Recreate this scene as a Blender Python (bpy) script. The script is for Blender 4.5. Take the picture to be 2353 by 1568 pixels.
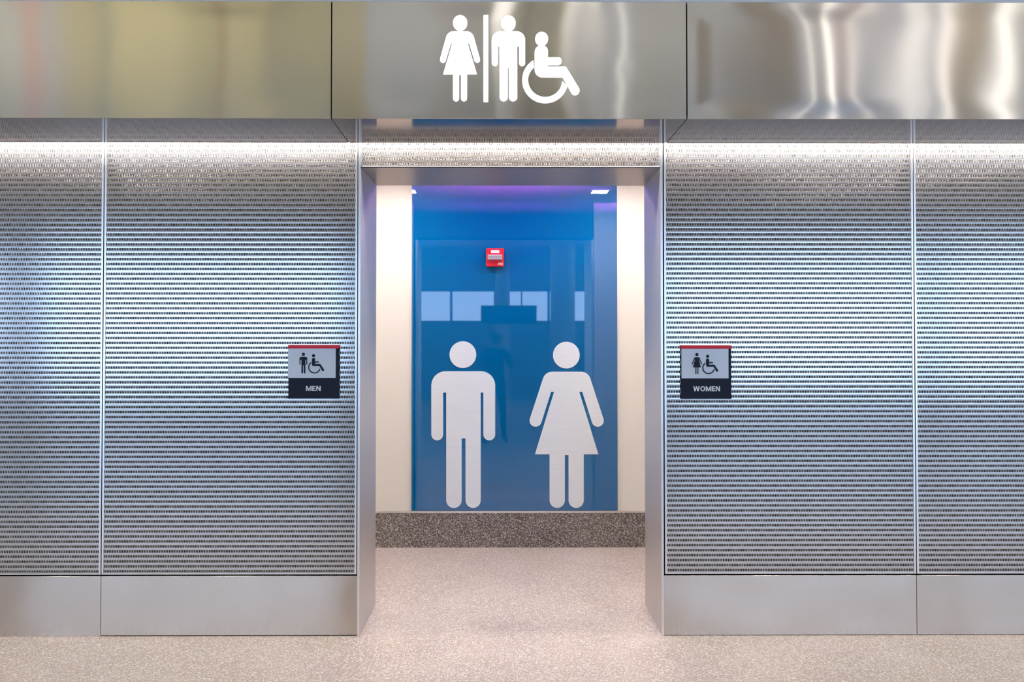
import bpy, bmesh, math, random
import numpy as np
from mathutils import Matrix, Vector

for o in list(bpy.data.objects):
    bpy.data.objects.remove(o)
SC = bpy.context.scene
COL = SC.collection
random.seed(7)
RNG = np.random.default_rng(7)

# ------------------------------------------------------------------ camera
W, H, F = 2353.0, 1568.0, 1800.0
CX, CY = 1143.213, 752.754
PITCH, YAW, ROLL = 0.01618, -0.00461, -0.00009
CAM = np.array([0.0, -4.0, 1.5])
ROT = (Matrix.Rotation(YAW, 3, 'Z') @ Matrix.Rotation(PITCH, 3, 'X') @ Matrix.Rotation(ROLL, 3, 'Y'))
cam_data = bpy.data.cameras.new('camera')
cam_data.sensor_fit = 'HORIZONTAL'
cam_data.sensor_width = 36.0
cam_data.lens = 36.0 * F / W
cam_data.shift_x = (W / 2 - CX) / W
cam_data.shift_y = (CY - H / 2) / W
cam_data.clip_start = 0.02
cam = bpy.data.objects.new('camera', cam_data)
COL.objects.link(cam)
cam.matrix_world = Matrix.Translation(CAM) @ (ROT @ Matrix.Rotation(math.pi / 2, 3, 'X')).to_4x4()
SC.camera = cam

# ------------------------------------------------------------------ light
SC.view_settings.view_transform = 'Standard'
SC.view_settings.look = 'None'
SC.view_settings.gamma = 1.0
SC.view_settings.use_curve_mapping = False
SC.view_settings.exposure = 0.0
world = bpy.data.worlds.new('daylight')
SC.world = world
world.use_nodes = True
bg = world.node_tree.nodes['Background']
bg.inputs[0].default_value = (0.47, 0.67, 1.0, 1.0)
bg.inputs[1].default_value = 6.0

LINEAR_E, COVE_E, DOWN_E, VIOLET_E, SIGN_E = 4.0, 105.0, 335.0, 23000.0, 2.0
CAN_W, WASH_W = 11.5, 370.0  # power of the lamps added in the hall

# ------------------------------------------------------------------ helpers
def P(px, py, Y):
    """direction of a photograph pixel, met with the upright plane at depth Y -> (x, z)"""
    v = ROT @ Vector(((px - CX) / F, 1.0, -(py - CY) / F))
    t = (Y - CAM[1]) / v.y
    return (t * v.x, CAM[2] + t * v.z)

def tag(o, label=None, cat=None, group=None, kind=None):
    if label: o['label'] = label
    if cat: o['category'] = cat
    if group: o['group'] = group
    if kind: o['kind'] = kind
    return o

def thing(name, label, cat, loc=(0, 0, 0), group=None):
    o = bpy.data.objects.new(name, None)
    o.empty_display_size = 0.1
    COL.objects.link(o)
    o.location = loc
    return tag(o, label, cat, group)

def link(name, me, mat, parent=None):
    o = bpy.data.objects.new(name, me)
    if mat is not None:
        me.materials.append(mat)
    COL.objects.link(o)
    if parent is not None:
        o.parent = parent
        o.matrix_parent_inverse = Matrix.Translation(parent.location).inverted()
    return o

def from_bm(name, bm, mat, parent=None, smooth=False):
    bmesh.ops.recalc_face_normals(bm, faces=bm.faces)
    me = bpy.data.meshes.new(name)
    bm.to_mesh(me)
    bm.free()
    if smooth:
        for p in me.polygons: p.use_smooth = True
    return link(name, me, mat, parent)

def add_box(bm, x0, x1, y0, y1, z0, z1, bevel=0.0):
    vs = [bm.verts.new((x, y, z)) for z in (z0, z1) for y in (y0, y1) for x in (x0, x1)]
    fs = [bm.faces.new([vs[i] for i in f]) for f in
          ((0, 2, 3, 1), (4, 5, 7, 6), (0, 1, 5, 4), (2, 6, 7, 3), (0, 4, 6, 2), (1, 3, 7, 5))]
    if bevel:
        es = list({e for f in fs for e in f.edges})
        bmesh.ops.bevel(bm, geom=es, offset=bevel, segments=2, affect='EDGES', profile=0.5)
    return bm

def box(name, x0, x1, y0, y1, z0, z1, mat, parent=None, bevel=0.0):
    return from_bm(name, add_box(bmesh.new(), x0, x1, y0, y1, z0, z1, bevel), mat, parent)

def prism(name, outlines, y_front, depth, mat, parent=None, bevel=0.0):
    """outlines: closed lists of (x, z); extruded from y_front away from the viewer"""
    bm = bmesh.new()
    for pts in outlines:
        vs = [bm.verts.new((x, y_front, z)) for x, z in pts]
        f = bm.faces.new(vs)
        r = bmesh.ops.extrude_face_region(bm, geom=[f])
        ve = [e for e in r['geom'] if isinstance(e, bmesh.types.BMVert)]
        bmesh.ops.translate(bm, vec=(0, depth, 0), verts=ve)
    return from_bm(name, bm, mat, parent)

# ------------------------------------------------------------------ materials
def new_mat(name):
    m = bpy.data.materials.new(name)
    m.use_nodes = True
    nt = m.node_tree
    return m, nt, nt.nodes['Principled BSDF']

def flat(name, col, rough=0.5, metal=0.0, emit=0.0, ecol=None, coat=0.0, spec=0.5):
    m, nt, b = new_mat(name)
    b.inputs['Base Color'].default_value = (*col, 1)
    b.inputs['Roughness'].default_value = rough
    b.inputs['Metallic'].default_value = metal
    b.inputs['Specular IOR Level'].default_value = spec
    if coat:
        b.inputs['Coat IOR'].default_value = 1.8
        b.inputs['Coat Weight'].default_value = coat
        b.inputs['Coat Roughness'].default_value = 0.02
    if emit:
        b.inputs['Emission Color'].default_value = (*(ecol or col), 1)
        b.inputs['Emission Strength'].default_value = emit
    return m

def steel(name, col, rough, aniso, tangent, grain=(1, 1, 1), grain_amt=0.0):
    """brushed steel; the highlight spreads along `tangent` (across the brushing)"""
    m, nt, b = new_mat(name)
    N, L = nt.nodes, nt.links
    b.inputs['Metallic'].default_value = 1.0
    b.inputs['Roughness'].default_value = rough
    b.inputs['Anisotropic'].default_value = aniso
    cx = N.new('ShaderNodeCombineXYZ')
    for i in range(3): cx.inputs[i].default_value = tangent[i]
    L.new(cx.outputs[0], b.inputs['Tangent'])
    tc = N.new('ShaderNodeTexCoord')
    mp = N.new('ShaderNodeMapping'); mp.inputs['Scale'].default_value = grain
    nz = N.new('ShaderNodeTexNoise'); nz.inputs['Scale'].default_value = 1.0; nz.inputs['Detail'].default_value = 3
    L.new(tc.outputs['Object'], mp.inputs[0]); L.new(mp.outputs[0], nz.inputs['Vector'])
    mix = N.new('ShaderNodeMix'); mix.data_type = 'RGBA'
    mix.inputs[6].default_value = (*[c * (1 - grain_amt) for c in col], 1)
    mix.inputs[7].default_value = (*[min(1, c * (1 + grain_amt)) for c in col], 1)
    L.new(nz.outputs['Fac'], mix.inputs[0]); L.new(mix.outputs[2], b.inputs['Base Color'])
    return m

def terrazzo(name, base, base2, chip, dark, rough, scale=115.0):
    m, nt, b = new_mat(name)
    N, L = nt.nodes, nt.links
    tc = N.new('ShaderNodeTexCoord')
    def chips(sc, thr, size, seed):
        mp = N.new('ShaderNodeMapping'); mp.inputs['Location'].default_value = (seed, seed * 1.7, seed * .3)
        v = N.new('ShaderNodeTexVoronoi'); v.inputs['Scale'].default_value = sc
        L.new(tc.outputs['Object'], mp.inputs[0]); L.new(mp.outputs[0], v.inputs['Vector'])
        sp = N.new('ShaderNodeSeparateColor'); L.new(v.outputs['Color'], sp.inputs[0])
        g = N.new('ShaderNodeMath'); g.operation = 'GREATER_THAN'; g.inputs[1].default_value = thr
        L.new(sp.outputs[0], g.inputs[0])
        s = N.new('ShaderNodeMath'); s.operation = 'LESS_THAN'; s.inputs[1].default_value = size
        L.new(v.outputs['Distance'], s.inputs[0])
        mu = N.new('ShaderNodeMath'); mu.operation = 'MULTIPLY'
        L.new(g.outputs[0], mu.inputs[0]); L.new(s.outputs[0], mu.inputs[1])
        return mu, sp
    nz = N.new('ShaderNodeTexNoise'); nz.inputs['Scale'].default_value = 2.2; nz.inputs['Detail'].default_value = 5
    L.new(tc.outputs['Object'], nz.inputs['Vector'])
    fine = N.new('ShaderNodeTexNoise'); fine.inputs['Scale'].default_value = 300; fine.inputs['Detail'].default_value = 2
    L.new(tc.outputs['Object'], fine.inputs['Vector'])
    ad = N.new('ShaderNodeMath'); ad.operation = 'ADD'
    L.new(nz.outputs['Fac'], ad.inputs[0]); L.new(fine.outputs['Fac'], ad.inputs[1])
    rm = N.new('ShaderNodeMapRange'); rm.inputs[1].default_value = 0.75; rm.inputs[2].default_value = 1.25
    L.new(ad.outputs[0], rm.inputs[0])
    cur = N.new('ShaderNodeMix'); cur.data_type = 'RGBA'
    cur.inputs[6].default_value = (*base, 1); cur.inputs[7].default_value = (*base2, 1)
    L.new(rm.outputs[0], cur.inputs[0])
    col = cur.outputs[2]
    for sc, thr, size, c, seed in ((scale * 1.6, .55, .42, dark, 3.1), (scale * 1.5, .62, .45, chip, 9.2), (scale, .72, .46, chip, 1.3)):
        mu, sp = chips(sc, thr, size, seed)
        mx = N.new('ShaderNodeMix'); mx.data_type = 'RGBA'; mx.inputs[7].default_value = (*c, 1)
        L.new(mu.outputs[0], mx.inputs[0]); L.new(col, mx.inputs[6])
        col = mx.outputs[2]
    L.new(col, b.inputs['Base Color'])
    b.inputs['Roughness'].default_value = rough
    return m

M = {}
Zt, Yt, Xt = (0, 0, 1), (0, 1, 0), (1, 0, 0)
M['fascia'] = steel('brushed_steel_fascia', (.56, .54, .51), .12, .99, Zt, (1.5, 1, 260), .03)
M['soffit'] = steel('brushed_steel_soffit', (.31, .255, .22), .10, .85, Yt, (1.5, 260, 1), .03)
M['kick'] = steel('brushed_steel_kick', (.55, .485, .42), .215, 1.0, Zt, (1.5, 1, 260), .04)
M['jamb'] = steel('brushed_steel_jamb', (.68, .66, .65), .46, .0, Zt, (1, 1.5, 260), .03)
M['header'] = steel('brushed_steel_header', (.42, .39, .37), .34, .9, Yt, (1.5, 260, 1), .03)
M['flange'] = flat('steel_flange', (.78, .76, .74), .28, 1.0)
def two_lobe(name, col, r1, r2, f):
    m, nt, b = new_mat(name)
    b.inputs['Base Color'].default_value = (*col, 1); b.inputs['Metallic'].default_value = 1; b.inputs['Roughness'].default_value = r1
    b2 = nt.nodes.new('ShaderNodeBsdfPrincipled')
    b2.inputs['Base Color'].default_value = (*col, 1); b2.inputs['Metallic'].default_value = 1; b2.inputs['Roughness'].default_value = r2
    mx = nt.nodes.new('ShaderNodeMixShader'); mx.inputs[0].default_value = f
    nt.links.new(b.outputs[0], mx.inputs[1]); nt.links.new(b2.outputs[0], mx.inputs[2])
    nt.links.new(mx.outputs[0], nt.nodes['Material Output'].inputs['Surface'])
    return m
M['sheet'] = two_lobe('perforated_steel', (.52, .505, .485), .145, .5, .22)
M['black'] = flat('black_void', (.012, .012, .016), .9)
M['core'] = flat('dark_core', (.02, .02, .022), .8)
M['cream'] = flat('cream_paint', (.78, .74, .645), .55)
M['white'] = flat('white_paint', (.78, .78, .76), .6)
M['glassblue'] = flat('blue_back_painted_glass', (.000, .110, .29), .5, coat=1.0, spec=0.0)
M['silver'] = steel('brushed_silver_vinyl', (.84, .89, .93), .45, .6, Zt, (4, 1, 420), .10)
M['silver'].node_tree.nodes['Principled BSDF'].inputs['Metallic'].default_value = .45
M['led_white'] = flat('lit_white_acrylic', (.95, .95, 1), .4, emit=SIGN_E, ecol=(.90, .90, 1.0))
M['cove'] = flat('warm_led', (1, 1, 1), .5, emit=COVE_E, ecol=(1.0, .87, .77))
M['down'] = flat('downlight_diffuser', (1, 1, 1), .5, emit=DOWN_E, ecol=(1.0, .92, .82))
M['violet'] = flat('violet_led', (1, 1, 1), .5, emit=VIOLET_E, ecol=(.52, .15, 1.0))
M['linear'] = flat('streak_diffuser', (1, 1, 1), .5, emit=LINEAR_E, ecol=(1.0, .95, .88))  # glow of the strips added for streaks in the steel
M['red'] = flat('red_plastic', (.62, .004, .015), .35)
M['sign_red'] = flat('sign_red', (.56, .003, .02), .5)
M['sign_dark'] = flat('sign_navy', (.010, .015, .030), .5, spec=.15)
M['sign_silver'] = flat('sign_silver', (.50, .55, .60), .45, .35)
M['sign_text'] = flat('sign_pale_lettering', (.62, .68, .76), .5)
M['lens'] = flat('strobe_lens', (.75, .74, .75), .12, .4)
M['paper'] = flat('paper_label', (.85, .80, .77), .6)
M['ink'] = flat('grey_ink', (.42, .38, .37), .6)
M['floor'] = terrazzo('pale_terrazzo', (.44, .37, .32), (.61, .525, .47), (.84, .795, .75), (.36, .29, .25), .30, 118.0)
M['base'] = terrazzo('dark_terrazzo', (.075, .064, .055), (.16, .14, .12), (.62, .57, .50), (.035, .03, .026), .25, 150.0)
m_, nt_, b_ = new_mat('window_glass')
tr_ = nt_.nodes.new('ShaderNodeBsdfTransparent'); gl_ = nt_.nodes.new('ShaderNodeBsdfGlossy'); gl_.inputs['Roughness'].default_value = .02
mx_ = nt_.nodes.new('ShaderNodeMixShader'); mx_.inputs[0].default_value = .06
nt_.links.new(tr_.outputs[0], mx_.inputs[1]); nt_.links.new(gl_.outputs[0], mx_.inputs[2]); nt_.links.new(mx_.outputs[0], nt_.nodes['Material Output'].inputs['Surface'])
M['pane'] = m_
M['khaki'] = flat('khaki_ceiling', (.26, .24, .14), .6)
M['grey'] = flat('grey_paint', (.24, .24, .245), .6)
M['darkgrey'] = flat('dark_metal', (.03, .032, .036), .5)
M['screen'] = flat('dark_screen', (.006, .007, .01), .2)

# ------------------------------------------------------------------ depths and lines measured from the photograph
YF, YJ, YB = -0.5106, 0.454, 1.693
Z_SOF, Z_HEAD, Z_KICK = 2.4905, 2.3832, 0.3068
XL_S, XR_S = -1.990, 2.1515
XL_J, XR_J = -0.6814, 0.8521
XL_JB, XR_JB = -0.6714, 0.8598
XL_F, XR_F = -0.7272, 0.8649
Z_TOP = 3.018
HALL_Z, HALL_Y, HALL_X = 8.6, -12.0, 13.0

# ------------------------------------------------------------------ setting
fl = box('floor', -HALL_X, HALL_X, HALL_Y, YB + .1, -.1, 0, M['floor']); tag(fl, kind='structure')

# passage behind the opening
tag(box('wall_back', -3.2, 3.4, YB, YB + .1, 0, 2.75, M['cream']), kind='structure')
tag(box('baseboard_back', -3.2, 3.4, YB - .006, YB, 0, .2500, M['base']), kind='structure')
tag(box('trim_1', -3.2, 3.4, YB - .010, YB, .2500, .2640, M['flange']), kind='structure')
tag(box('wall_passage_left', -3.3, -3.2, YJ, YB, 0, 2.75, M['cream']), kind='structure')
tag(box('wall_passage_right', 3.4, 3.5, YJ, YB, 0, 2.75, M['cream']), kind='structure')
M['lav'] = flat('pale_ceiling', (.76, .73, .76), .55)
tag(box('ceiling_passage', -3.3, 3.5, YJ - .02, YB + .1, 2.71, 2.80, M['lav']), kind='structure')
# front wall cores behind the cladding
tag(box('wall_left', -HALL_X, XL_J - .03, .035, YJ - .002, 0, 3.0, M['core']), kind='structure')
tag(box('wall_right', XR_J + .03, HALL_X, .035, YJ - .002, 0, 3.0, M['core']), kind='structure')
tag(box('wall_above_opening', XL_J - .03, XR_J + .03, .035, YJ - .002, Z_HEAD + .02, 3.0, M['core']), kind='structure')
tag(box('wall_passage_front', -3.2, XL_J - .0302, YJ - .001, YJ + .012, 0, 2.71, M['cream']), kind='structure')
tag(box('wall_passage_front_right', XR_J + .0302, 3.4, YJ - .001, YJ + .012, 0, 2.71, M['cream']), kind='structure')
tag(box('wall_passage_above', XL_J - .03, XR_J + .03, YJ - .001, YJ + .012, Z_HEAD + .02, 2.71, M['black']), kind='structure')

# ------------------------------------------------------------------ perforated panels
def perforated(x0, x1, z0, z1, zc0, phase, name, mat, parent):
    """pressed steel sheet: solid bands with rows of upright slots between them, every other row
    shifted by half a pitch; real openings, gently waved in section"""
    p, hs, A = 0.0252, 0.0062, 0.00009
    cp, bw, ch = 0.00847, 0.0043, 0.0005
    verts, quads = [], []
    nv = 0
    def depth(z, zc): return A * math.cos(2 * math.pi * (z - zc) / p)
    k0 = math.floor((z0 - zc0) / p) - 1
    k1 = math.ceil((z1 - zc0) / p) + 1
    for k in range(k0, k1):
        zc = zc0 + k * p
        # solid band above this slot row
        a, b = zc + hs, zc + p - hs
        a2, b2 = max(a, z0), min(b, z1)
        if b2 - a2 > 1e-4:
            n = 5
            zz = np.linspace(a2, b2, n)
            v = np.array([(x, depth(z, zc), z) for z in zz for x in (x0, x1)])
            verts.append(v)
            q = [(nv + 2 * i, nv + 2 * i + 1, nv + 2 * i + 3, nv + 2 * i + 2) for i in range(n - 1)]
            quads.append(np.array(q)); nv += len(v)
        a2, b2 = max(zc - hs, z0), min(zc + hs, z1)
        if b2 - a2 > 1e-4:
            off = (phase + .5 * (k % 2)) * cp
            xs = np.arange(x0 + off - cp, x1 + cp, cp)
            xa, xb = np.maximum(xs, x0), np.minimum(xs + bw, x1)
            ok = xb - xa > 3e-4
            xa, xb = xa[ok], xb[ok]
            m = len(xa)
            c = np.minimum(ch, (xb - xa) / 2.2)
            zz = np.linspace(a2, b2, 3)
            prof_x = np.stack([xa, xa + c, xb - c, xb], 1)          # m,4
            prof_d = np.array([.0012, 0, 0, .0012])
            block = np.zeros((m, 3, 4, 3))
            for j, z in enumerate(zz):
                block[:, j, :, 0] = prof_x
                block[:, j, :, 1] = depth(z, zc) + prof_d
                block[:, j, :, 2] = z
            verts.append(block.reshape(-1, 3))
            base = nv + np.arange(m)[:, None] * 12
            loc = np.array([(j * 4 + i, j * 4 + i + 1, (j + 1) * 4 + i + 1, (j + 1) * 4 + i) for j in range(2) for i in range(3)])
            quads.append((base[:, :, None] + loc[None]).reshape(-1, 4)); nv += m * 12
    V = np.concatenate(verts).astype(np.float32); Q = np.concatenate(quads).astype(np.int32)
    me = bpy.data.meshes.new(name)
    me.vertices.add(len(V)); me.vertices.foreach_set('co', V.ravel())
    me.loops.add(Q.size); me.loops.foreach_set('vertex_index', Q.ravel())
    me.polygons.add(len(Q)); me.polygons.foreach_set('loop_start', np.arange(0, Q.size, 4, dtype=np.int32))
    me.polygons.foreach_set('loop_total', np.full(len(Q), 4, dtype=np.int32))
    me.update(calc_edges=True)
    me.polygons.foreach_set('use_smooth', np.ones(len(Q), dtype=bool))
    return link(name, me, mat, parent)

Z_PB, Z_PT = Z_KICK + .004, 2.60
FLW = .0105
def panel(x0, x1, zc0, phase, label, z0=Z_PB, fl_bottom=.006, side=True):
    t = thing('perforated_panel', label, 'wall panel', ((x0 + x1) / 2, 0, z0), 'perforated steel wall panels')
    w = FLW if side else .004
    perforated(x0 + w, x1 - w, z0 + fl_bottom, Z_PT, zc0, phase, 'perforated_sheet', M['sheet'], t)
    box('flange', x0, x0 + w, -.0035, .020, z0, Z_PT, M['flange'], t, .0009)
    box('flange', x1 - w, x1, -.0035, .020, z0, Z_PT, M['flange'], t, .0009)
    box('flange', x0 + w, x1 - w, -.0030, .020, z0, z0 + fl_bottom, M['flange'], t, .0009)
    box('backing', x0 + .001, x1 - .001, .022, .030, z0, Z_PT, M['black'], t)
    return t
G = .0020
row_l = P(260, 606.7, 0)[1]
row_r = P(1540, 606.0, 0)[1]
row_h = P(900, 353.6, 0)[1]
panel(-3.262, XL_S - G, row_l - .0008, .1, 'perforated steel wall panel at the far left edge, beyond the panel with the men sign')
panel(XL_S + G, XL_J - .0165, row_l, .3, 'perforated steel wall panel carrying the men sign')
panel(XR_J + .0185, XR_S - G, row_r, .2, 'perforated steel wall panel carrying the women sign')
panel(XR_S + G, 3.428, row_r - .0010, .6, 'perforated steel wall panel at the far right edge, beyond the panel with the women sign')
panel(XL_J + .0005, XR_J - .0005, row_h, .45, 'short perforated steel panel over the opening, brightly lit from above', z0=Z_HEAD + .003, fl_bottom=.0045, side=False)

# ------------------------------------------------------------------ wavy steel sheets (fascia, kick plates)
def wavy(x0, x1, z0, z1, Y, thick, amp, seed, dents, name, mat, parent, nx=90, nz=26):
    r = np.random.default_rng(seed)
    xs = np.linspace(x0, x1, nx); zs = np.linspace(z0, z1, nz)
    X, Z = np.meshgrid(xs, zs)
    u = (X - x0); v = (Z - z0) / (z1 - z0)
    D = np.zeros_like(X)
    for i in range(7):
        kx = r.uniform(3, 15); kz = r.uniform(-1.8, 1.8)
        D += amp * r.uniform(.4, 1) * (4 / kx) * np.sin(kx * u + kz * v + r.uniform(0, 6.28) + .8 * np.sin(2.2 * v + i))
    for (dx, dz, rad, a) in dents:
        D += a * np.exp(-(((X - dx) / rad) ** 2 + ((Z - dz) / rad) ** 2))
    edge = np.minimum.reduce([(X - x0), (x1 - X), (Z - z0), (z1 - Z)])
    D *= np.clip(edge / .10, 0, 1) ** 2 * (3 - 2 * np.clip(edge / .10, 0, 1))
    bm = bmesh.new()
    g = [[bm.verts.new((X[j, i], Y + D[j, i], Z[j, i])) for i in range(nx)] for j in range(nz)]
    for j in range(nz - 1):
        for i in range(nx - 1):
            f = bm.faces.new((g[j][i], g[j][i + 1], g[j + 1][i + 1], g[j + 1][i])); f.smooth = True
    rim0 = [e for e in bm.edges if e.is_boundary]
    for e in rim0: e.smooth = False
    # folded rim: small round-over, then straight back
    loop = [g[0][i] for i in range(nx)] + [g[j][nx - 1] for j in range(1, nz)] + [g[nz - 1][i] for i in range(nx - 2, -1, -1)] + [g[j][0] for j in range(nz - 2, 0, -1)]
    prev = loop
    cxm, czm = (x0 + x1) / 2, (z0 + z1) / 2
    for k, (o, dy) in enumerate(((.0008, .0006), (.0012, .002), (.0012, thick))):
        cur = []
        for a in loop:
            sx = -1 if abs(a.co.x - x0) < 1e-6 else (1 if abs(a.co.x - x1) < 1e-6 else 0)
            sz = -1 if abs(a.co.z - z0) < 1e-6 else (1 if abs(a.co.z - z1) < 1e-6 else 0)
            cur.append(bm.verts.new((a.co.x + sx * o, Y + dy, a.co.z + sz * o)))
        n = len(loop)
        for i in range(n):
            f = bm.faces.new((prev[i], cur[i], cur[(i + 1) % n], prev[(i + 1) % n])); f.smooth = k < 2
        prev = cur
    bmesh.ops.recalc_face_normals(bm, faces=bm.faces)
    me = bpy.data.meshes.new(name); bm.to_mesh(me); bm.free()
    return link(name, me, mat, parent)

FG = .0032
SOF_Y = -.075
def fascia(x0, x1, amp, seed, dents, label):
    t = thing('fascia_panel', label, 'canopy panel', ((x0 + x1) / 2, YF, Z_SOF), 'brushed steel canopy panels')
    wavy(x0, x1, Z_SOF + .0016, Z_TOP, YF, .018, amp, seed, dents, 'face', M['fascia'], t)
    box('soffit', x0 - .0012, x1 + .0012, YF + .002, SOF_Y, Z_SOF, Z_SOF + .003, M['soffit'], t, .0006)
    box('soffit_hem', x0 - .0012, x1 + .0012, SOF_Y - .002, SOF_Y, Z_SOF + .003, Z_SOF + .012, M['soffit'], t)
    return t
fascia(-3.45, XL_F - FG, .0009, 3, [], 'brushed steel canopy panel reflecting olive tones, above the men sign side')
fascia(XL_F + FG, XR_F - FG, .0009, 11, [(.60, 2.72, .05, .0003)], 'brushed steel canopy panel carrying the glowing restroom symbols')
fascia(XR_F + FG, 3.6, .0018, 5, [(XR_F + .05, Z_TOP - .03, .03, .0010), (XR_F + .05, Z_SOF + .035, .03, .0010)],
       'brushed steel canopy panel with wavy white reflections, above the women sign side')
tag(box('wall_canopy_core', -3.5, 3.65, YF + .022, -.10, Z_SOF + .030, 3.02, M['core']), kind='structure')
tag(box('gap_light_stop_1', XL_F - .03, XL_F + .03, YF + .03, SOF_Y - .004, Z_SOF + .0035, Z_SOF + .029, M['core']), kind='structure')  # unseen filler added to stop strip light leaking through the soffit joint
tag(box('gap_light_stop_2', XR_F - .03, XR_F + .03, YF + .03, SOF_Y - .004, Z_SOF + .0035, Z_SOF + .029, M['core']), kind='structure')  # same added light block behind the other soffit joint

# light strips hidden in the slot behind the soffit
def strip(x0, x1, label):
    t = thing('light_strip', label, 'light strip', ((x0 + x1) / 2, -.02, 2.585), 'light strips in the canopy slot')
    # wedge whose slanted face looks at the wall panels
    def wedge(pts, a, b, nm, mat):
        bm = bmesh.new()
        l = [bm.verts.new((a, y, z)) for y, z in pts]; r = [bm.verts.new((b, y, z)) for y, z in pts]
        bm.faces.new(l); bm.faces.new(r)
        for i in range(len(pts)):
            k = (i + 1) % len(pts)
            bm.faces.new((l[i], l[k], r[k], r[i]))
        return from_bm(nm, bm, mat, t)
    wedge([(-.098, 2.530), (-.072, 2.530), (-.045, 2.565), (-.045, 2.585), (-.098, 2.585)], x0, x1, 'housing', M['white'])
    wedge([(-.070, 2.5275), (-.044, 2.5615), (-.0455, 2.5625), (-.0715, 2.5285)], x0 + .004, x1 - .004, 'diffuser', M['cove'])
strip(-3.45, XL_F - .02, 'warm light strip in the canopy slot above the men sign panel')
strip(XL_F + .0, XR_F - .0, 'warm light strip in the canopy slot above the opening')
strip(XR_F + .02, 3.6, 'warm light strip in the canopy slot above the women sign panel')

def kick(x0, x1, amp, seed, label, z0=.003):
    t = wavy(x0, x1, z0, Z_KICK - .004, -.0035, .02, amp, seed, [], 'kick_plate', M['kick'], None, 70, 18)
    tag(t, label, 'kick plate', 'brushed steel kick plates')
kick(-3.262, XL_S - G, .0007, 21, 'brushed steel kick plate at the far left edge with pale blue reflections', .001)
kick(XL_S + G, XL_J - .0085, .0005, 22, 'brushed steel kick plate below the men sign panel', .006)
kick(XR_J + .0085, XR_S - G, .0010, 23, 'brushed steel kick plate below the women sign panel')
kick(XR_S + G, 3.428, .0010, 24, 'brushed steel kick plate at the far right edge')
tag(box('trim_2', -3.26, XL_J - .012, .0175, .034, 0, Z_KICK, M['core']), kind='structure')
tag(box('trim_4', XR_J + .012, 3.43, .0175, .034, 0, Z_KICK, M['core']), kind='structure')

# ------------------------------------------------------------------ opening lining
def jamb(xf, xb, s, label):
    t = thing('jamb_lining', label, 'door jamb', (xf, YJ / 2, 0), 'steel linings of the opening')
    bm = bmesh.new()
    pts = [(xf, -.004), (xb, YJ + .014), (xb + s * .018, YJ + .014), (xf + s * .0115, .034), (xf + s * .0115, -.004)]
    lo = [bm.verts.new((x, y, 0.001)) for x, y in pts]; hi = [bm.verts.new((x, y, Z_HEAD)) for x, y in pts]
    bm.faces.new(lo); bm.faces.new(hi)
    for i in range(5): bm.faces.new((lo[i], lo[(i + 1) % 5], hi[(i + 1) % 5], hi[i]))
    from_bm('lining', bm, M['jamb'], t)
    xa, xc = sorted((xf, xf + s * .0115))
    box('edge_strip', xa, xc, -.0062, -.0041, .001, 2.58, M['flange'], t, .0006)
    return t
jamb(XL_J, XL_JB, -1, 'brushed steel jamb lining on the men sign side of the opening')
jamb(XR_J, XR_JB, 1, 'brushed steel jamb lining on the women sign side of the opening')
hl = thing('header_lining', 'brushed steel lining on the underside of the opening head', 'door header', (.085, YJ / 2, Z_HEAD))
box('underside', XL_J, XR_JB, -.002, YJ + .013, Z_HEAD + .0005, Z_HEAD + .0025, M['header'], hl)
tag(box('trim_3', XL_J - .014, XL_J - .0117, -.003, .034, .0, 2.58, M['core']), kind='structure')

# ------------------------------------------------------------------ pictogram outlines in local pixel units
def arc(cx, cy, r, a0, a1, n=14, ry=None):
    ry = r if ry is None else ry
    return [(cx + r * math.cos(math.radians(a0 + (a1 - a0) * i / n)), cy + ry * math.sin(math.radians(a0 + (a1 - a0) * i / n))) for i in range(n + 1)]
# (image axes: x right, y down; angles run clockwise on screen)
def circle(cx, cy, r, ry=None): return arc(cx, cy, r, 0, 360 - 360 / 48, 47, ry)

def man_outline(xl, xr, top, R, aw, sl, tl, tr, arm_b, slit_t, leg_b, cl, cr, crotch, round_slit=False):
    ra, rl = aw / 2, (cl - tl) / 2
    rl2 = (tr - cr) / 2
    o = arc(xl + R, top + R, R, 180, 270) + arc(xr - R, top + R, R, 270, 360)
    o += arc(xr - ra, arm_b - ra, ra, 0, 180)
    o += [(xr - aw, slit_t), (tr, slit_t)]
    o += arc(tr - rl2, leg_b - rl2, rl2, 0, 180)
    o += [(cr, crotch), (cl, crotch)]
    o += arc(tl + rl, leg_b - rl, rl, 0, 180)
    o += [(tl, slit_t), (xl + aw, slit_t)]
    o += arc(xl + ra, arm_b - ra, ra, 0, 180)
    return o

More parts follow.
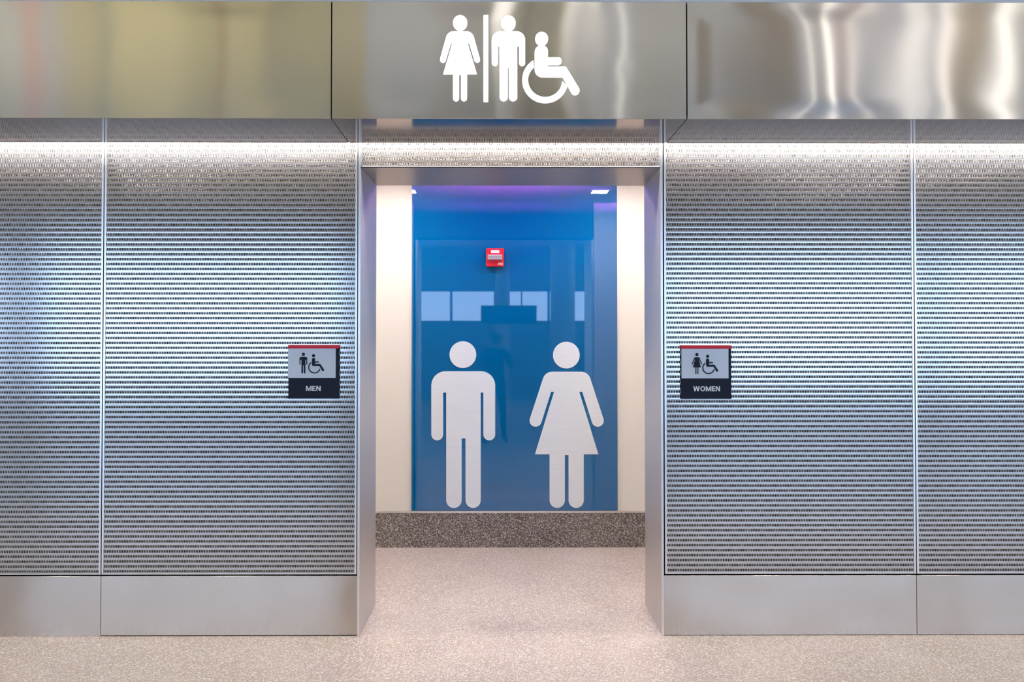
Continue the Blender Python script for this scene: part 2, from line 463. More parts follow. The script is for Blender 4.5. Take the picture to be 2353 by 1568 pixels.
def round_poly(pts, rad, n=8):
    """pts: (x, y) or (x, y, r) corner list -> outline with rounded corners"""
    out = []
    m = len(pts)
    for i in range(m):
        p = pts[i]; r = p[2] if len(p) > 2 else rad
        a = np.array(pts[i - 1][:2], float); b = np.array(p[:2], float); c = np.array(pts[(i + 1) % m][:2], float)
        if r <= 0:
            out.append(tuple(b)); continue
        u = (a - b) / np.linalg.norm(a - b); v = (c - b) / np.linalg.norm(c - b)
        ang = math.acos(max(-1, min(1, float(u @ v))))
        if ang > 3.1:
            out.append(tuple(b)); continue
        t = r / math.tan(ang / 2)
        t = min(t, .499 * np.linalg.norm(a - b), .499 * np.linalg.norm(c - b))
        r = t * math.tan(ang / 2)
        bis = (u + v) / np.linalg.norm(u + v)
        cen = b + bis * r / math.sin(ang / 2)
        p0, p1 = b + u * t, b + v * t
        a0 = math.atan2(p0[1] - cen[1], p0[0] - cen[0]); a1 = math.atan2(p1[1] - cen[1], p1[0] - cen[0])
        d = (a1 - a0 + math.pi) % (2 * math.pi) - math.pi
        for k in range(n + 1):
            an = a0 + d * k / n
            out.append((cen[0] + r * math.cos(an), cen[1] + r * math.sin(an)))
    return out

def woman_outline(cx, top, sh, so, hand, hr, slit_top, slit_w, hem_y, hem_x, leg_b, leg_o, leg_i, leg_top, R):
    """symmetrical about cx: sh half shoulder, so=(half x, y) outer shoulder corner, hand=(half x, y) centre"""
    hx, hy = hand
    # arm direction from the shoulder to the hand
    sx, sy = slit_top
    d = np.array([hx - so[0], hy - so[1]], float); d /= np.linalg.norm(d)
    n = np.array([d[1], -d[0]])
    if n[0] < 0: n = -n
    out_pt = np.array([hx, hy]) + n * hr; in_pt = np.array([hx, hy]) - n * hr
    right = []
    shp = round_poly([(cx, top, 0), (cx + sh, top, R), (cx + out_pt[0], out_pt[1], 0)], R, 10)
    right += [p for p in shp if p[0] > cx + 1e-6]
    a0 = math.degrees(math.atan2(n[1], n[0]))
    right += arc(cx + hx, hy, hr, a0, a0 + 180, 14)[1:]
    right += [(cx + sx + slit_w / 2, sy), (cx + sx - slit_w / 2, sy)]
    right += [(cx + hem_x, hem_y), (cx + leg_o, hem_y)]
    rl = (leg_o - leg_i) / 2
    right += arc(cx + leg_i + rl, leg_b - rl, rl, 0, 180, 14)
    right += [(cx + leg_i, leg_top)]
    left = [(2 * cx - x, y) for x, y in reversed(right)]
    return right + left

def to_world(pts, ox, oy, s, Y): return [P(ox + x / s, oy + y / s, Y) for x, y in pts]

def symbol(name, label, cat, group, parts, ox, oy, s, Yf, depth, mat, parent=None):
    """parts: list of (part name, outline)"""
    if parent is None:
        allp = [q for _, o in parts for q in to_world(o, ox, oy, s, Yf)]
        cx = sum(p[0] for p in allp) / len(allp); zb = min(p[1] for p in allp)
        t = thing(name, label, cat, (cx, Yf + depth, zb), group)
    else:
        t = parent
    for pn, o in parts:
        prism(pn, [to_world(o, ox, oy, s, Yf)], Yf, depth, mat, t)
    return t

# glowing symbols on the canopy
YS, DS = YF - .0052, .0042
SG = 'glowing restroom symbols on the canopy'
symbol('woman_symbol', 'glowing white woman symbol in a dress on the steel canopy', 'illuminated sign', SG,
       [('head', circle(545, 292, 92, 98)),
        ('body', woman_outline(543, 402, 158, (178, 500), (221, 765), 37, (109, 556), 20, 952, 217, 1300, 90, 12, 958, 100))],
       960, 0, 5.6, YS, DS, M['led_white'])
tag(prism('divider_bar', [to_world(round_poly([(845, 192), (907, 192), (907, 1310), (845, 1310)], 8), 960, 0, 5.6, YS)], YS, DS, M['led_white']),
    'glowing white upright bar between the woman and man symbols', 'illuminated sign', SG)
symbol('man_symbol', 'glowing white man symbol beside the upright bar on the canopy', 'illuminated sign', SG,
       [('head', circle(1167, 296, 93, 98)),
        ('body', man_outline(952, 1382, 402, 112, 78, 0, 1053, 1280, 845, 590, 1300, 1159, 1173, 862))],
       960, 0, 5.6, YS, DS, M['led_white'])
def wheelchair_parts(head, torso, wheel):
    return [('head', head), ('rider', torso), ('wheel', wheel)]
def wheel_outline(cx, cy, R, r, s_out, s_in, e_out, e_in):
    return arc(cx, cy, R, s_out, e_out, 40) + arc(cx, cy, r, e_in, s_in, 40)
rider = round_poly([(1505, 583, 85), (1675, 583, 85), (1675, 735, 3), (1852, 735, 48), (1852, 832, 48), (1675, 832, 3), (1675, 856, 3),
                    (1905, 856, 20), (2102, 1178, 57), (2008, 1245, 57), (1865, 990, 4), (1505, 990, 100)], 5)
symbol('wheelchair_symbol', 'glowing white wheelchair symbol at the end of the canopy sign', 'illuminated sign', SG,
       wheelchair_parts(circle(1594, 497, 83, 88), rider, wheel_outline(1640, 1028, 296, 220, 239, 229, 16, 4)[::-1]),
       960, 0, 5.6, YS, DS, M['led_white'])

# ------------------------------------------------------------------ text
def text_mesh(name, body, x0, x1, z0, z1, y, mat, parent, bold=.02, shear=0.0, depth=.0008):
    cu = bpy.data.curves.new(name, 'FONT'); cu.body = body; cu.size = 1.0; cu.offset = bold; cu.shear = shear
    tmp = bpy.data.objects.new('tmp_text', cu); COL.objects.link(tmp)
    dg = bpy.context.evaluated_depsgraph_get()
    me = bpy.data.meshes.new_from_object(tmp.evaluated_get(dg)); me.name = name
    bpy.data.objects.remove(tmp)
    co = np.array([v.co[:] for v in me.vertices])
    mn, mx = co.min(0), co.max(0)
    for v in me.vertices:
        fx = (v.co.x - mn[0]) / (mx[0] - mn[0]); fz = (v.co.y - mn[1]) / (mx[1] - mn[1])
        v.co = (x0 + fx * (x1 - x0), y, z0 + fz * (z1 - z0))
    bm = bmesh.new(); bm.from_mesh(me)
    bmesh.ops.remove_doubles(bm, verts=bm.verts, dist=1e-6)
    r = bmesh.ops.extrude_face_region(bm, geom=list(bm.faces))
    bmesh.ops.translate(bm, vec=(0, depth, 0), verts=[g for g in r['geom'] if isinstance(g, bmesh.types.BMVert)])
    bmesh.ops.recalc_face_normals(bm, faces=bm.faces)
    bm.to_mesh(me); bm.free(); me.materials.clear()
    for p in me.polygons: p.use_smooth = False
    return link(name, me, mat, parent)

def block_text(name, body, x0, x1, z0, z1, y, mat, parent, depth=.0011):
    w = .21                                            # stroke width in cap heights
    h = w * .86
    E_ = [[(0, 0), (.62, 0), (.62, h), (w, h), (w, .5 - h / 2), (.57, .5 - h / 2), (.57, .5 + h / 2), (w, .5 + h / 2), (w, 1 - h), (.62, 1 - h), (.62, 1), (0, 1)]]
    M_ = [[(0, 0), (w * .92, 0), (w * .92, .66), (.42, 0), (.60, 0), (1.02 - w * .92, .66), (1.02 - w * .92, 0), (1.02, 0), (1.02, 1), (.80, 1), (.51, .34), (.22, 1), (0, 1)]]
    N_ = [[(0, 0), (w * .95, 0), (w * .95, .64), (.58, 0), (.80, 0), (.80, 1), (.80 - w * .95, 1), (.80 - w * .95, .36), (.22, 1), (0, 1)]]
    W_ = [[(.22, 0), (.44, 0), (.61, .62), (.78, 0), (1.0, 0), (1.22, 1), (1.01, 1), (.88, .36), (.72, 1), (.50, 1), (.34, .36), (.21, 1), (0, 1)]]
    n = 28
    o = [(.46 + .46 * math.cos(2 * math.pi * k / n), .5 + .51 * math.sin(2 * math.pi * k / n)) for k in range(n)]
    q = [(.46 + .245 * math.cos(2 * math.pi * k / n), .5 + .335 * math.sin(2 * math.pi * k / n)) for k in range(n)]
    O_ = [[o[k], o[(k + 1) % n], q[(k + 1) % n], q[k]] for k in range(n)]
    G_ = {'M': (M_, 1.02), 'E': (E_, .62), 'N': (N_, .80), 'W': (W_, 1.22), 'O': (O_, .92)}
    adv, outs = 0.0, []
    for c in body:
        for o_ in G_[c][0]: outs.append([(adv + a, b) for a, b in o_])
        adv += G_[c][1] + .115
    adv -= .115
    outs = [[(x0 + a / adv * (x1 - x0), z0 + b * (z1 - z0)) for a, b in o_] for o_ in outs]
    return prism(name, outs, y, depth, mat, parent)

# ------------------------------------------------------------------ restroom plaques
def plaque(ox, oy, red, silver, dark, txt, txtbox, figure, dx, dy, label):
    s = 8.7125
    Yp = -.014
    def rect(r, Y):
        a = P(ox + r[0] / s, oy + r[1] / s, Y); b = P(ox + r[2] / s, oy + r[3] / s, Y)
        return a[0], b[0], b[1], a[1]
    x0, x1, z0, z1 = rect(dark, Yp)
    t = thing('restroom_plaque', label, 'sign', ((x0 + x1) / 2, 0, z0), 'restroom plaques on the perforated panels')
    bp = box('back_plate', x0, x1, Yp, -.0040, z0, z1, M['sign_dark'], t, .0006)
    a = rect(silver, Yp - .0015); sp = box('silver_plate', a[0], a[1], Yp - .0015, Yp - .0001, a[2], a[3], M['sign_silver'], t, .0003)
    a = rect(red, Yp - .004); box('red_bar', a[0], a[1], Yp - .004, -.0041, a[2], a[3], M['sign_red'], t, .0005)
    Ys = Yp - .0027
    def sym(pn, outs): return prism(pn, [to_world(o, ox, oy, s, Ys) for o in outs], Ys, .0011, M['sign_dark'], sp)
    sym(figure[0], figure[1])
    def sh(o): return [(x + dx, y + dy) for x, y in o]
    rid = round_poly([(755, 548, 32), (820, 548, 32), (820, 618, 2), (897, 618, 12), (897, 643, 12), (820, 643, 2), (820, 670, 2),
                      (925, 670, 6), (1008, 793, 18), (968, 822, 18), (905, 713, 3), (755, 713, 32)], 3)
    wh = wheel_outline(806, 735, 126, 103, 238, 232, 20, 12)[::-1]
    sym('wheelchair_symbol', [sh(circle(788, 503, 32)), sh(rid), sh(wh)])
    a = rect(txtbox, Yp - .0012)
    block_text('lettering', txt, a[0], a[1], a[2], a[3], Yp - .0012, M['sign_text'], bp)
    return t
man_small = man_outline(505, 663, 525, 36, 20, 0, 545, 625, 685, 590, 860, 577, 592, 695)
plaque(630, 760, (278, 290, 1297, 357), (278, 357, 1230, 948), (287, 357, 1297, 1365), 'MEN', (637, 1107, 930, 1208),
       ('man_symbol', [circle(585, 475, 32), man_small]), 0, 0, 'red, silver and navy wall plaque lettered MEN with man and wheelchair symbols')
woman_small = woman_outline(1058, 533, 50, (62, 570), (91, 668), 11, (45, 578), 9, 738, 80, 872, 30, 10, 738, 34)
plaque(1480, 760, (738, 297, 1748, 365), (748, 365, 1692, 957), (742, 365, 1748, 1368), 'WOMEN', (985, 1115, 1520, 1215),
       ('woman_symbol', [circle(1058, 481, 32), woman_small]), 485, 12, 'red, silver and navy wall plaque lettered WOMEN with woman and wheelchair symbols')

# ------------------------------------------------------------------ blue glass panel with big figures
YG = YB - .012
g0 = P(946.5, 430, YG); g1 = P(1419.5, 1174, YG)
gz0 = max(g1[1], .2655)
glass = box('glass_panel', g0[0], g1[0], YG, YB - .0005, gz0, 2.708, M['glassblue'], None, .0012)
tag(glass, 'tall glossy blue glass wall panel facing the opening', 'glass panel')
YV = YG - .003
BG = 'brushed silver figures on the blue glass'
symbol('man_figure', 'large brushed silver man figure with straight arms on the blue glass', 'pictogram', BG,
       [('head', circle(374, 491, 86)),
        ('body', man_outline(171, 582, 598, 92, 76, 0, 267, 489, 1043, 735, 1478, 366, 391, 1030))],
       930, 640, 2.8, YV, .0028, M['silver'])
symbol('woman_figure', 'large brushed silver woman figure in a flared dress on the blue glass', 'pictogram', BG,
       [('head', circle(1040, 494, 86)),
        ('body', woman_outline(1042, 601, 138, (128, 660), (200, 916), 39, (91, 731), 19, 1133, 204, 1478, 110, 12, 1137, 62))],
       930, 640, 2.8, YV, .0028, M['silver'])

# ------------------------------------------------------------------ fire strobe
s19 = 19.6
def frect(x0, y0, x1, y1, Y):
    a = P(1080 + x0 / s19, 550 + y0 / s19, Y); b = P(1080 + x1 / s19, 550 + y1 / s19, Y)
    return a[0], b[0], b[1], a[1]
yb = YG - .045
a = frect(725, 403, 1530, 1220, yb)
fs = thing('fire_alarm_strobe', 'red fire alarm strobe mounted on the blue glass', 'fire alarm', ((a[0] + a[1]) / 2, YG, a[2]))
box('body', a[0], a[1], yb, YG - .0005, a[2], a[3], M['red'], fs, .004)
a = frect(945, 490, 1320, 630, yb); box('paper_label', a[0], a[1], yb - .0012, yb + .001, a[2], a[3], M['paper'], fs)
a = frect(1010, 545, 1250, 572, yb); box('faded_print', a[0], a[1], yb - .0016, yb - .001, a[2], a[3], M['paper'], fs)
yl = yb - .030
a = frect(800, 690, 1450, 910, yl)
bm = bmesh.new()
def ring(x0, x1, z0, z1, y): return [bm.verts.new((x, y, z)) for x, z in ((x0, z0), (x1, z0), (x1, z1), (x0, z1))]
w_ = .004
r0 = ring(a[0] - .002, a[1] + .002, a[2] - .002, a[3] + .002, yb + .001)
r1 = ring(a[0], a[1], a[2], a[3], yl + .003); r2 = ring(a[0] + w_ / 2, a[1] - w_ / 2, a[2] + w_ / 2, a[3] - w_ / 2, yl)
r3 = ring(a[0] + w_, a[1] - w_, a[2] + w_ * .8, a[3] - w_ * 2.2, yl); r4 = ring(a[0] + w_ * 1.6, a[1] - w_ * 1.6, a[2] + w_ * 1.2, a[3] - w_ * 2.6, yl + .006)
for p_, q_ in ((r0, r1), (r1, r2), (r2, r3), (r3, r4)):
    for i in range(4): bm.faces.new((p_[i], p_[(i + 1) % 4], q_[(i + 1) % 4], q_[i]))
bm.faces.new(r4); bm.faces.new(r0)
lens = from_bm('strobe_lens', bm, M['lens'], fs)
lx0, lx1, lz0, lz1 = a[0] + w_ * 2.2, a[1] - w_ * 2.2, a[2] + w_ * 1.5, a[3] - w_ * 3
n_f = 7
bm = bmesh.new()
for i in range(n_f):                                   # faceted reflector seen through the lens
    xa = lx0 + (lx1 - lx0) * i / n_f; xb = lx0 + (lx1 - lx0) * (i + .8) / n_f
    zz = lz0 + (lz1 - lz0) * (.15 if i % 2 else .45)
    add_box(bm, xa, xb, yl + .002, yl + .0055, zz, zz + (lz1 - lz0) * .42)
fr = from_bm('reflector', bm, M['ink'], lens)
a = frect(1255, 1062, 1490, 1160, yb)
text_mesh('lettering', 'FIRE', a[0], a[1], a[2], a[3], yb - .0006, M['paper'], fs, .012, .25, .0008)

# ------------------------------------------------------------------ passage lamps
def downlight(x, y, label):
    t = thing('downlight', label, 'downlight', (x, y, 2.705), 'square downlights in the passage ceiling')
    w = .064
    bm = bmesh.new()
    for b in ((-w - .012, w + .012, -w - .012, -w), (-w - .012, w + .012, w, w + .012), (-w - .012, -w, -w, w), (w, w + .012, -w, w)):
        add_box(bm, x + b[0], x + b[1], y + b[2], y + b[3], 2.703, 2.7098)
    from_bm('frame', bm, M['white'], t)
    box('diffuser', x - w, x + w, y - w, y + w, 2.7055, 2.7098, M['down'], t)
downlight(-.70, 1.02, 'square downlight in the passage ceiling on the men sign side')
downlight(.86, 1.02, 'square downlight in the passage ceiling on the women sign side')
downlight(-2.2, 1.02, 'square downlight far along the passage behind the men sign panel')
downlight(2.36, 1.02, 'square downlight far along the passage behind the women sign panel')
t = thing('violet_light_strip', 'violet light strip under the passage ceiling', 'light strip', (.085, 1.47, 2.67))
box('housing', XL_J + .12, XR_J - .12, 1.504, 1.53, 2.670, 2.7095, M['white'], t)
box('shield', XL_J + .12, XR_J - .12, 1.400, 1.504, 2.684, 2.687, M['darkgrey'], t)
box('shield_lip', XL_J + .12, XR_J - .12, 1.398, 1.400, 2.684, 2.6975, M['darkgrey'], t)
box('shield_end', XL_J + .118, XL_J + .12, 1.398, 1.53, 2.670, 2.7095, M['darkgrey'], t)
box('shield_end', XR_J - .12, XR_J - .118, 1.398, 1.53, 2.670, 2.7095, M['darkgrey'], t)
box('diffuser', XL_J + .13, XR_J - .13, 1.500, 1.5038, 2.688, 2.7065, M['violet'], t)

# ------------------------------------------------------------------ the hall behind the camera (seen in every reflection)
tag(box('wall_above_canopy', -HALL_X, HALL_X, YF + .012, .035, 3.023, HALL_Z, M['white']), kind='structure')
tag(box('wall_front_left', -HALL_X, -3.5, YF + .012, .0349, 0, 3.023, M['white']), kind='structure')
tag(box('wall_front_right', 3.65, HALL_X, YF + .012, .0349, 0, 3.023, M['white']), kind='structure')
tag(box('wall_hall_left', -HALL_X - .2, -HALL_X, HALL_Y, .03, 0, HALL_Z, M['khaki']), kind='structure')
tag(box('wall_hall_right', HALL_X, HALL_X + .2, HALL_Y, .03, 0, HALL_Z, M['white']), kind='structure')
tag(box('ceiling_hall', -HALL_X, HALL_X, HALL_Y, YF + .012, HALL_Z, HALL_Z + .1, M['grey']), kind='structure')
# far wall with its windows
def far_wall():
    Yw = HALL_Y
    bays = [(-12.4, -10.2, .4, 3.45), (-9.3, -3.0, .4, 3.45), (-2.3, 2.6, 1.93, 2.76), (3.3, 8.9, .4, 3.45), (9.1, 12.4, .4, 3.45)]
    bm = bmesh.new()
    xs = -HALL_X
    for (x0, x1, z0, z1) in bays:
        add_box(bm, xs, x0, Yw - .2, Yw, 0, HALL_Z)
        add_box(bm, x0, x1, Yw - .2, Yw, 0, z0); add_box(bm, x0, x1, Yw - .2, Yw, z1, HALL_Z)
        xs = x1
    add_box(bm, xs, HALL_X, Yw - .2, Yw, 0, HALL_Z)
    wf = tag(from_bm('wall_far', bm, M['grey']), kind='structure')
    for i, (x0, x1, z0, z1) in enumerate(bays):
        e = bpy.data.objects.new('window_%d' % (i + 1), None); COL.objects.link(e); e.location = ((x0 + x1) / 2, Yw - .1, z0)
        tag(e, kind='structure')
        box('frame', x0, x1, Yw - .14, Yw - .06, z0, z0 + .05, M['darkgrey'], e)
        box('frame', x0, x1, Yw - .14, Yw - .06, z1 - .05, z1, M['darkgrey'], e)
        n = max(2, round((x1 - x0) / 1.4))
        for k in range(n + 1):
            xm = x0 + .03 + (x1 - x0 - .06) * k / n
            if k < n:
                xn = x0 + .03 + (x1 - x0 - .06) * (k + 1) / n
                box('pane', xm + .031, xn - .031, Yw - .104, Yw - .096, z0 + .051, z1 - .051, M['pane'], e)
            box('mullion', xm - .03, xm + .03, Yw - .14, Yw - .06, z0 + .05, z1 - .05, M['darkgrey'], e)
    return wf
far = far_wall()
# unseen boards added high on the far wall, toned for the canopy steel's reflections
tones = [(-1800, 60, (.55, .56, .50)), (60, 112, (.62, .42, .36)), (112, 160, (.52, .52, .48)), (160, 240, (.50, .46, .30)), (240, 268, (.34, .36, .26)),
         (268, 420, (.58, .54, .34)), (420, 500, (.48, .45, .27)), (500, 530, (.42, .33, .19)), (530, 640, (.57, .53, .33)), (640, 760, (.42, .40, .27)),
         (760, 860, (.40, .385, .30)), (860, 1000, (.42, .44, .45)), (1000, 1200, (.40, .40, .38)), (1200, 1300, (.36, .35, .28)), (1300, 1390, (.34, .31, .22)),
         (1390, 1480, (.48, .50, .53)), (1480, 1700, (.48, .48, .47)), (1700, 1790, (.28, .24, .18)), (1790, 1960, (.46, .45, .45)), (1960, 2030, (.50, .42, .42)),
         (2030, 2200, (.47, .47, .50)), (2200, 2300, (.42, .35, .26)), (2300, 4120, (.52, .52, .49))]
for a_, b_, c_ in tones:
    if 120 < a_ < 800: c_ = (c_[0] * 1.05, c_[1] * 1.02, c_[2] * .88)
    xa, xb = max(-HALL_X, (a_ - 1151) / 1800 * 14.98), min(HALL_X, (b_ - 1151) / 1800 * 14.98)
    box('added_reflection_board', xa + .004, xb - .004, HALL_Y + .0005, HALL_Y + .03, 4.9, HALL_Z - .01, flat('reflection_tone', c_, .6), far)
box('added_dark_band', -HALL_X + .01, HALL_X - .01, HALL_Y + .0005, HALL_Y + .05, 3.55, 4.88, flat('added_dark_band', (.14, .105, .10), .6), far)  # unseen dark band added to darken what the upper wall panels mirror
# glowing strips added on the upper far wall to streak the canopy steel
def upright(px, w, label):
    x = (px - 1151) / 1800 * 14.98
    t = thing('added_streak_strip', label, 'added light', (x, HALL_Y + .03, 4.95), 'added glow strips on the far hall wall')
    box('housing', x - w - .01, x + w + .01, HALL_Y + .0305, HALL_Y + .055, 4.95, HALL_Z - .05, M['white'], t)
    box('diffuser', x - w, x + w, HALL_Y + .0552, HALL_Y + .06, 4.98, HALL_Z - .08, M['linear'], t)
names = ['first', 'second', 'third', 'fourth', 'fifth', 'sixth', 'seventh', 'eighth', 'ninth', 'tenth', 'eleventh']
for i, (px, w) in enumerate(((1440, .012), (1842, .022), (1928, .06), (2018, .02), (2108, .028), (2135, .02), (2196, .05), (2338, .08))):
    upright(px, w, names[i] + ' added glow strip on the far hall wall, counted from the display screen')
# unseen lamps added to brighten the upper far wall for its reflection
for i, x in enumerate((-8.6, 0.0, 8.6)):
    t = thing('added_washer_lamp', ['added washer lamp over the khaki end of the far hall wall', 'added washer lamp over the middle of the far hall wall', 'added washer lamp over the pale end of the far hall wall'][i],
              'ceiling light', (x, HALL_Y + 1.6, HALL_Z), 'added washer lamps in the hall ceiling')
    box('housing', x - 4.0, x + 4.0, HALL_Y + 1.5, HALL_Y + 1.7, HALL_Z - .10, HALL_Z - .001, M['darkgrey'], t)
    ld = bpy.data.lights.new('lamp', 'AREA'); ld.shape = 'RECTANGLE'; ld.size = 7.8; ld.size_y = .16; ld.energy = WASH_W; ld.color = (1.0, .95, .90)
    lo = bpy.data.objects.new('lamp', ld); COL.objects.link(lo); lo.parent = t
    lo.location = (0, 0, -.105); lo.rotation_euler = (math.radians(-35), 0, 0)
CAN_Z = 4.1
# unseen cylinder lamps added in front of the canopy to light the floor
def can(x, y, label):
    t = thing('added_cylinder_lamp', label, 'ceiling light', (x, y, CAN_Z), 'added cylinder lamps before the canopy')
    bm = bmesh.new()
    n = 32
    rings = []
    for rr, z in ((.115, CAN_Z + .3), (.115, CAN_Z), (.100, CAN_Z), (.100, CAN_Z + .03)):
        rings.append([bm.verts.new((x + rr * math.cos(2 * math.pi * k / n), y + rr * math.sin(2 * math.pi * k / n), z)) for k in range(n)])
    for a, b in zip(rings, rings[1:]):
        for k in range(n): bm.faces.new((a[k], a[(k + 1) % n], b[(k + 1) % n], b[k]))
    bm.faces.new(rings[0]); bm.faces.new(rings[-1])
    from_bm('can', bm, M['white'], t, False)
    ld = bpy.data.lights.new('lamp', 'AREA'); ld.shape = 'DISK'; ld.size = .18; ld.energy = CAN_W; ld.color = (1.0, .90, .82); ld.spread = math.radians(85)
    lo = bpy.data.objects.new('lamp', ld); COL.objects.link(lo); lo.parent = t
    lo.location = (0, 0, .02)
    box('stem', x - .01, x + .01, y - .01, y + .01, CAN_Z + .3, HALL_Z - .001, M['darkgrey'], t)
for i, x in enumerate((-4.4, -2.6, -.8, .97, 2.77, 4.57)):
    can(x, -1.75, ['outermost added cylinder lamp hanging left of the canopy front', 'second added cylinder lamp from the left before the canopy', 'added cylinder lamp before the woman symbol of the canopy',
                   'added cylinder lamp before the wheelchair symbol of the canopy', 'second added cylinder lamp from the right before the canopy', 'outermost added cylinder lamp hanging right of the canopy front'][i])
# columns and the hanging display of the hall
def column(x, y, r, label):
    t = thing('column', label, 'column', (x, y, 0), 'hall columns')
    bm = bmesh.new()
    bmesh.ops.create_cone(bm, cap_ends=True, segments=40, radius1=r, radius2=r, depth=HALL_Z - .01, matrix=Matrix.Translation((x, y, HALL_Z / 2)))
    from_bm('shaft', bm, M['white'], t, True)
    bm = bmesh.new()
    bmesh.ops.create_cone(bm, cap_ends=True, segments=40, radius1=r + .015, radius2=r + .015, depth=.25, matrix=Matrix.Translation((x, y, .126)))
    from_bm('base_ring', bm, M['flange'], t)
column(.20, -10.8, .17, 'slim white hall column in front of the high windows')
column(1.58, -10.6, .28, 'thick white hall column in front of the high windows')
t = thing('display_screen', 'dark display screen hanging in the hall before the windows', 'screen', (.35, -10.0, 1.86))
box('panel', -.29, .95, -10.06, -10.0, 1.86, 2.27, M['screen'], t, .005)
box('hanger', .0, .03, -10.04, -10.02, 2.27, HALL_Z - .001, M['darkgrey'], t)
box('hanger', .6, .63, -10.04, -10.02, 2.27, HALL_Z - .001, M['darkgrey'], t)

# ------------------------------------------------------------------ the photographer, mirrored in the blue glass
def skin_mesh(name, joints, bones, root, parent, zones):
    ids = {k: i for i, k in enumerate(joints)}
    me = bpy.data.meshes.new(name + '_cage')
    me.from_pydata([joints[k][0] for k in joints], [(ids[a], ids[b]) for a, b in bones], [])
    ob = bpy.data.objects.new('cage', me); COL.objects.link(ob)
    ob.modifiers.new('skin', 'SKIN'); sub = ob.modifiers.new('sub', 'SUBSURF'); sub.levels = 2; sub.render_levels = 2
    sk = me.skin_vertices[0].data
    for k, i in ids.items():
        rr = joints[k][1]
        sk[i].radius = rr if isinstance(rr, tuple) else (rr, rr)
        sk[i].use_root = (k == root)
    dg = bpy.context.evaluated_depsgraph_get()
    out = bpy.data.meshes.new_from_object(ob.evaluated_get(dg)); out.name = name
    bpy.data.objects.remove(ob)
    out.materials.clear()
    o = link(name, out, None, parent)
    mats = [m for m, _ in zones]
    for m in mats: out.materials.append(m)
    for p in out.polygons:
        p.use_smooth = True
        for i, (_, test) in enumerate(zones):
            if test(p.center): p.material_index = i; break
    return o
PX, PY = .02, -4.27
J = {'pelvis': ((PX, PY, .86), (.155, .115)), 'waist': ((PX, PY + .01, 1.02), (.135, .10)), 'chest': ((PX, PY, 1.20), (.165, .115)),
     'collar': ((PX, PY, 1.32), (.09, .075)), 'neck': ((PX, PY + .02, 1.385), .055), 'jaw': ((PX, PY + .05, 1.445), (.062, .075)),
     'brow': ((PX, PY + .045, 1.51), (.075, .09)), 'crown': ((PX, PY + .035, 1.565), (.06, .07))}
Bn = [('pelvis', 'waist'), ('waist', 'chest'), ('chest', 'collar'), ('collar', 'neck'), ('neck', 'jaw'), ('jaw', 'brow'), ('brow', 'crown')]
for sd, fx, fy in ((-1, -.14, .06), (1, .13, -.06)):
    k = 'l' if sd < 0 else 'r'
    J.update({k + 'hip': ((PX + sd * .085, PY, .80), .085), k + 'knee': ((PX + sd * .09 + (fx - sd * .09) * .5, PY + .03 + fy * .5, .45), .056),
              k + 'ankle': ((PX + fx, PY + fy - .02, .085), .040), k + 'heel': ((PX + fx, PY + fy - .03, .04), .040), k + 'toe': ((PX + fx + sd * .03, PY + fy + .15, .035), (.042, .034)),
              k + 'shoulder': ((PX + sd * .175, PY, 1.295), .060), k + 'elbow': ((PX + sd * .24, PY + .10, 1.09), .045),
              k + 'wrist': ((PX + sd * .115, PY + .165, 1.40), .029), k + 'palm': ((PX + sd * .095, PY + .18, 1.455), (.030, .020))})
    Bn += [('pelvis', k + 'hip'), (k + 'hip', k + 'knee'), (k + 'knee', k + 'ankle'), (k + 'ankle', k + 'heel'), (k + 'heel', k + 'toe'),
           ('collar', k + 'shoulder'), (k + 'shoulder', k + 'elbow'), (k + 'elbow', k + 'wrist'), (k + 'wrist', k + 'palm')]
    for n_, (oz, ln) in enumerate(((.030, .040), (.018, .046), (.004, .044), (-.010, .036))):
        a, b = k + 'fa%d' % n_, k + 'fb%d' % n_
        J[a] = ((PX + sd * .088, PY + .205, 1.462 + oz * .9), .0095); J[b] = ((PX + sd * (.088 - ln), PY + .222, 1.464 + oz), .008)
        Bn += [(k + 'palm', a), (a, b)]
    J[k + 'ta'] = ((PX + sd * .080, PY + .155, 1.452), .011); J[k + 'tb'] = ((PX + sd * .060, PY + .138, 1.470), .009)
    Bn += [(k + 'palm', k + 'ta'), (k + 'ta', k + 'tb')]
M['skin'] = flat('skin', (.50, .31, .22), .5); M['cloth'] = flat('dark_jacket', (.018, .019, .024), .8)
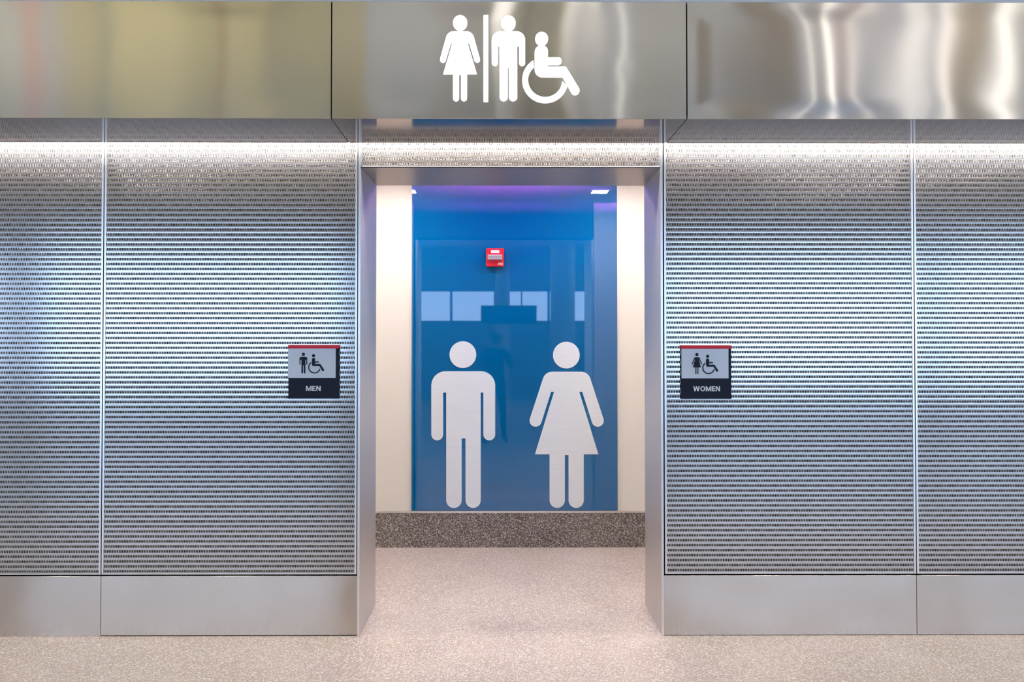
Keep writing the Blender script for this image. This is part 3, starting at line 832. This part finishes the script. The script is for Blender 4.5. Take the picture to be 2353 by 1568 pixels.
M['trouser'] = flat('dark_trousers', (.014, .016, .024), .8); M['shoe'] = flat('black_shoe', (.01, .01, .01), .5); M['hair'] = flat('dark_hair', (.02, .013, .009), .6)
person = thing('person', 'person in dark clothes raising a camera, mirrored in the blue glass', 'person', (PX, PY, 0))
skin_mesh('body', J, Bn, 'pelvis', person,
          [(M['skin'], lambda c: c.z > 1.375 and (abs(c.x - PX) < .12)), (M['shoe'], lambda c: c.z < .10), (M['trouser'], lambda c: c.z < .92 and abs(c.x - PX) < .23), (M['cloth'], lambda c: True)])
bm = bmesh.new()
bmesh.ops.create_uvsphere(bm, u_segments=24, v_segments=16, radius=1.0)
for v in bm.verts:
    q = v.co.copy()
    if q.y > .35 and q.z < .45: q.y = .35 + (q.y - .35) * .1
    v.co = (PX + q.x * .090, PY + .020 + q.y * .108, 1.525 + q.z * (.085 if q.z > 0 else .14))
from_bm('hair', bm, M['hair'], person, True)
for sx in (-1, 1):
    bm = bmesh.new(); bmesh.ops.create_uvsphere(bm, u_segments=10, v_segments=8, radius=.011, matrix=Matrix.Translation((PX + sx * .030, PY + .122, 1.508)))
    from_bm('eye', bm, M['white'], person, True)
bm = bmesh.new(); bmesh.ops.create_cone(bm, cap_ends=True, segments=10, radius1=.016, radius2=.006, depth=.045, matrix=Matrix.Translation((PX, PY + .128, 1.482)))
from_bm('nose', bm, M['skin'], person, True)
pc = thing('photo_camera', 'black camera held up in front of the photographer', 'camera', (PX, PY + .19, 1.44))
box('body', PX - .056, PX + .056, PY + .158, PY + .196, 1.447, 1.525, M['darkgrey'], pc, .008)
bm = bmesh.new(); bmesh.ops.create_cone(bm, cap_ends=True, segments=28, radius1=.036, radius2=.036, depth=.045, matrix=Matrix.Translation((PX, PY + .2190, 1.485)) @ Matrix.Rotation(math.pi / 2, 4, 'X'))
from_bm('lens', bm, M['darkgrey'], pc)
box('viewfinder_hump', PX - .022, PX + .022, PY + .160, PY + .192, 1.525, 1.545, M['darkgrey'], pc, .005)
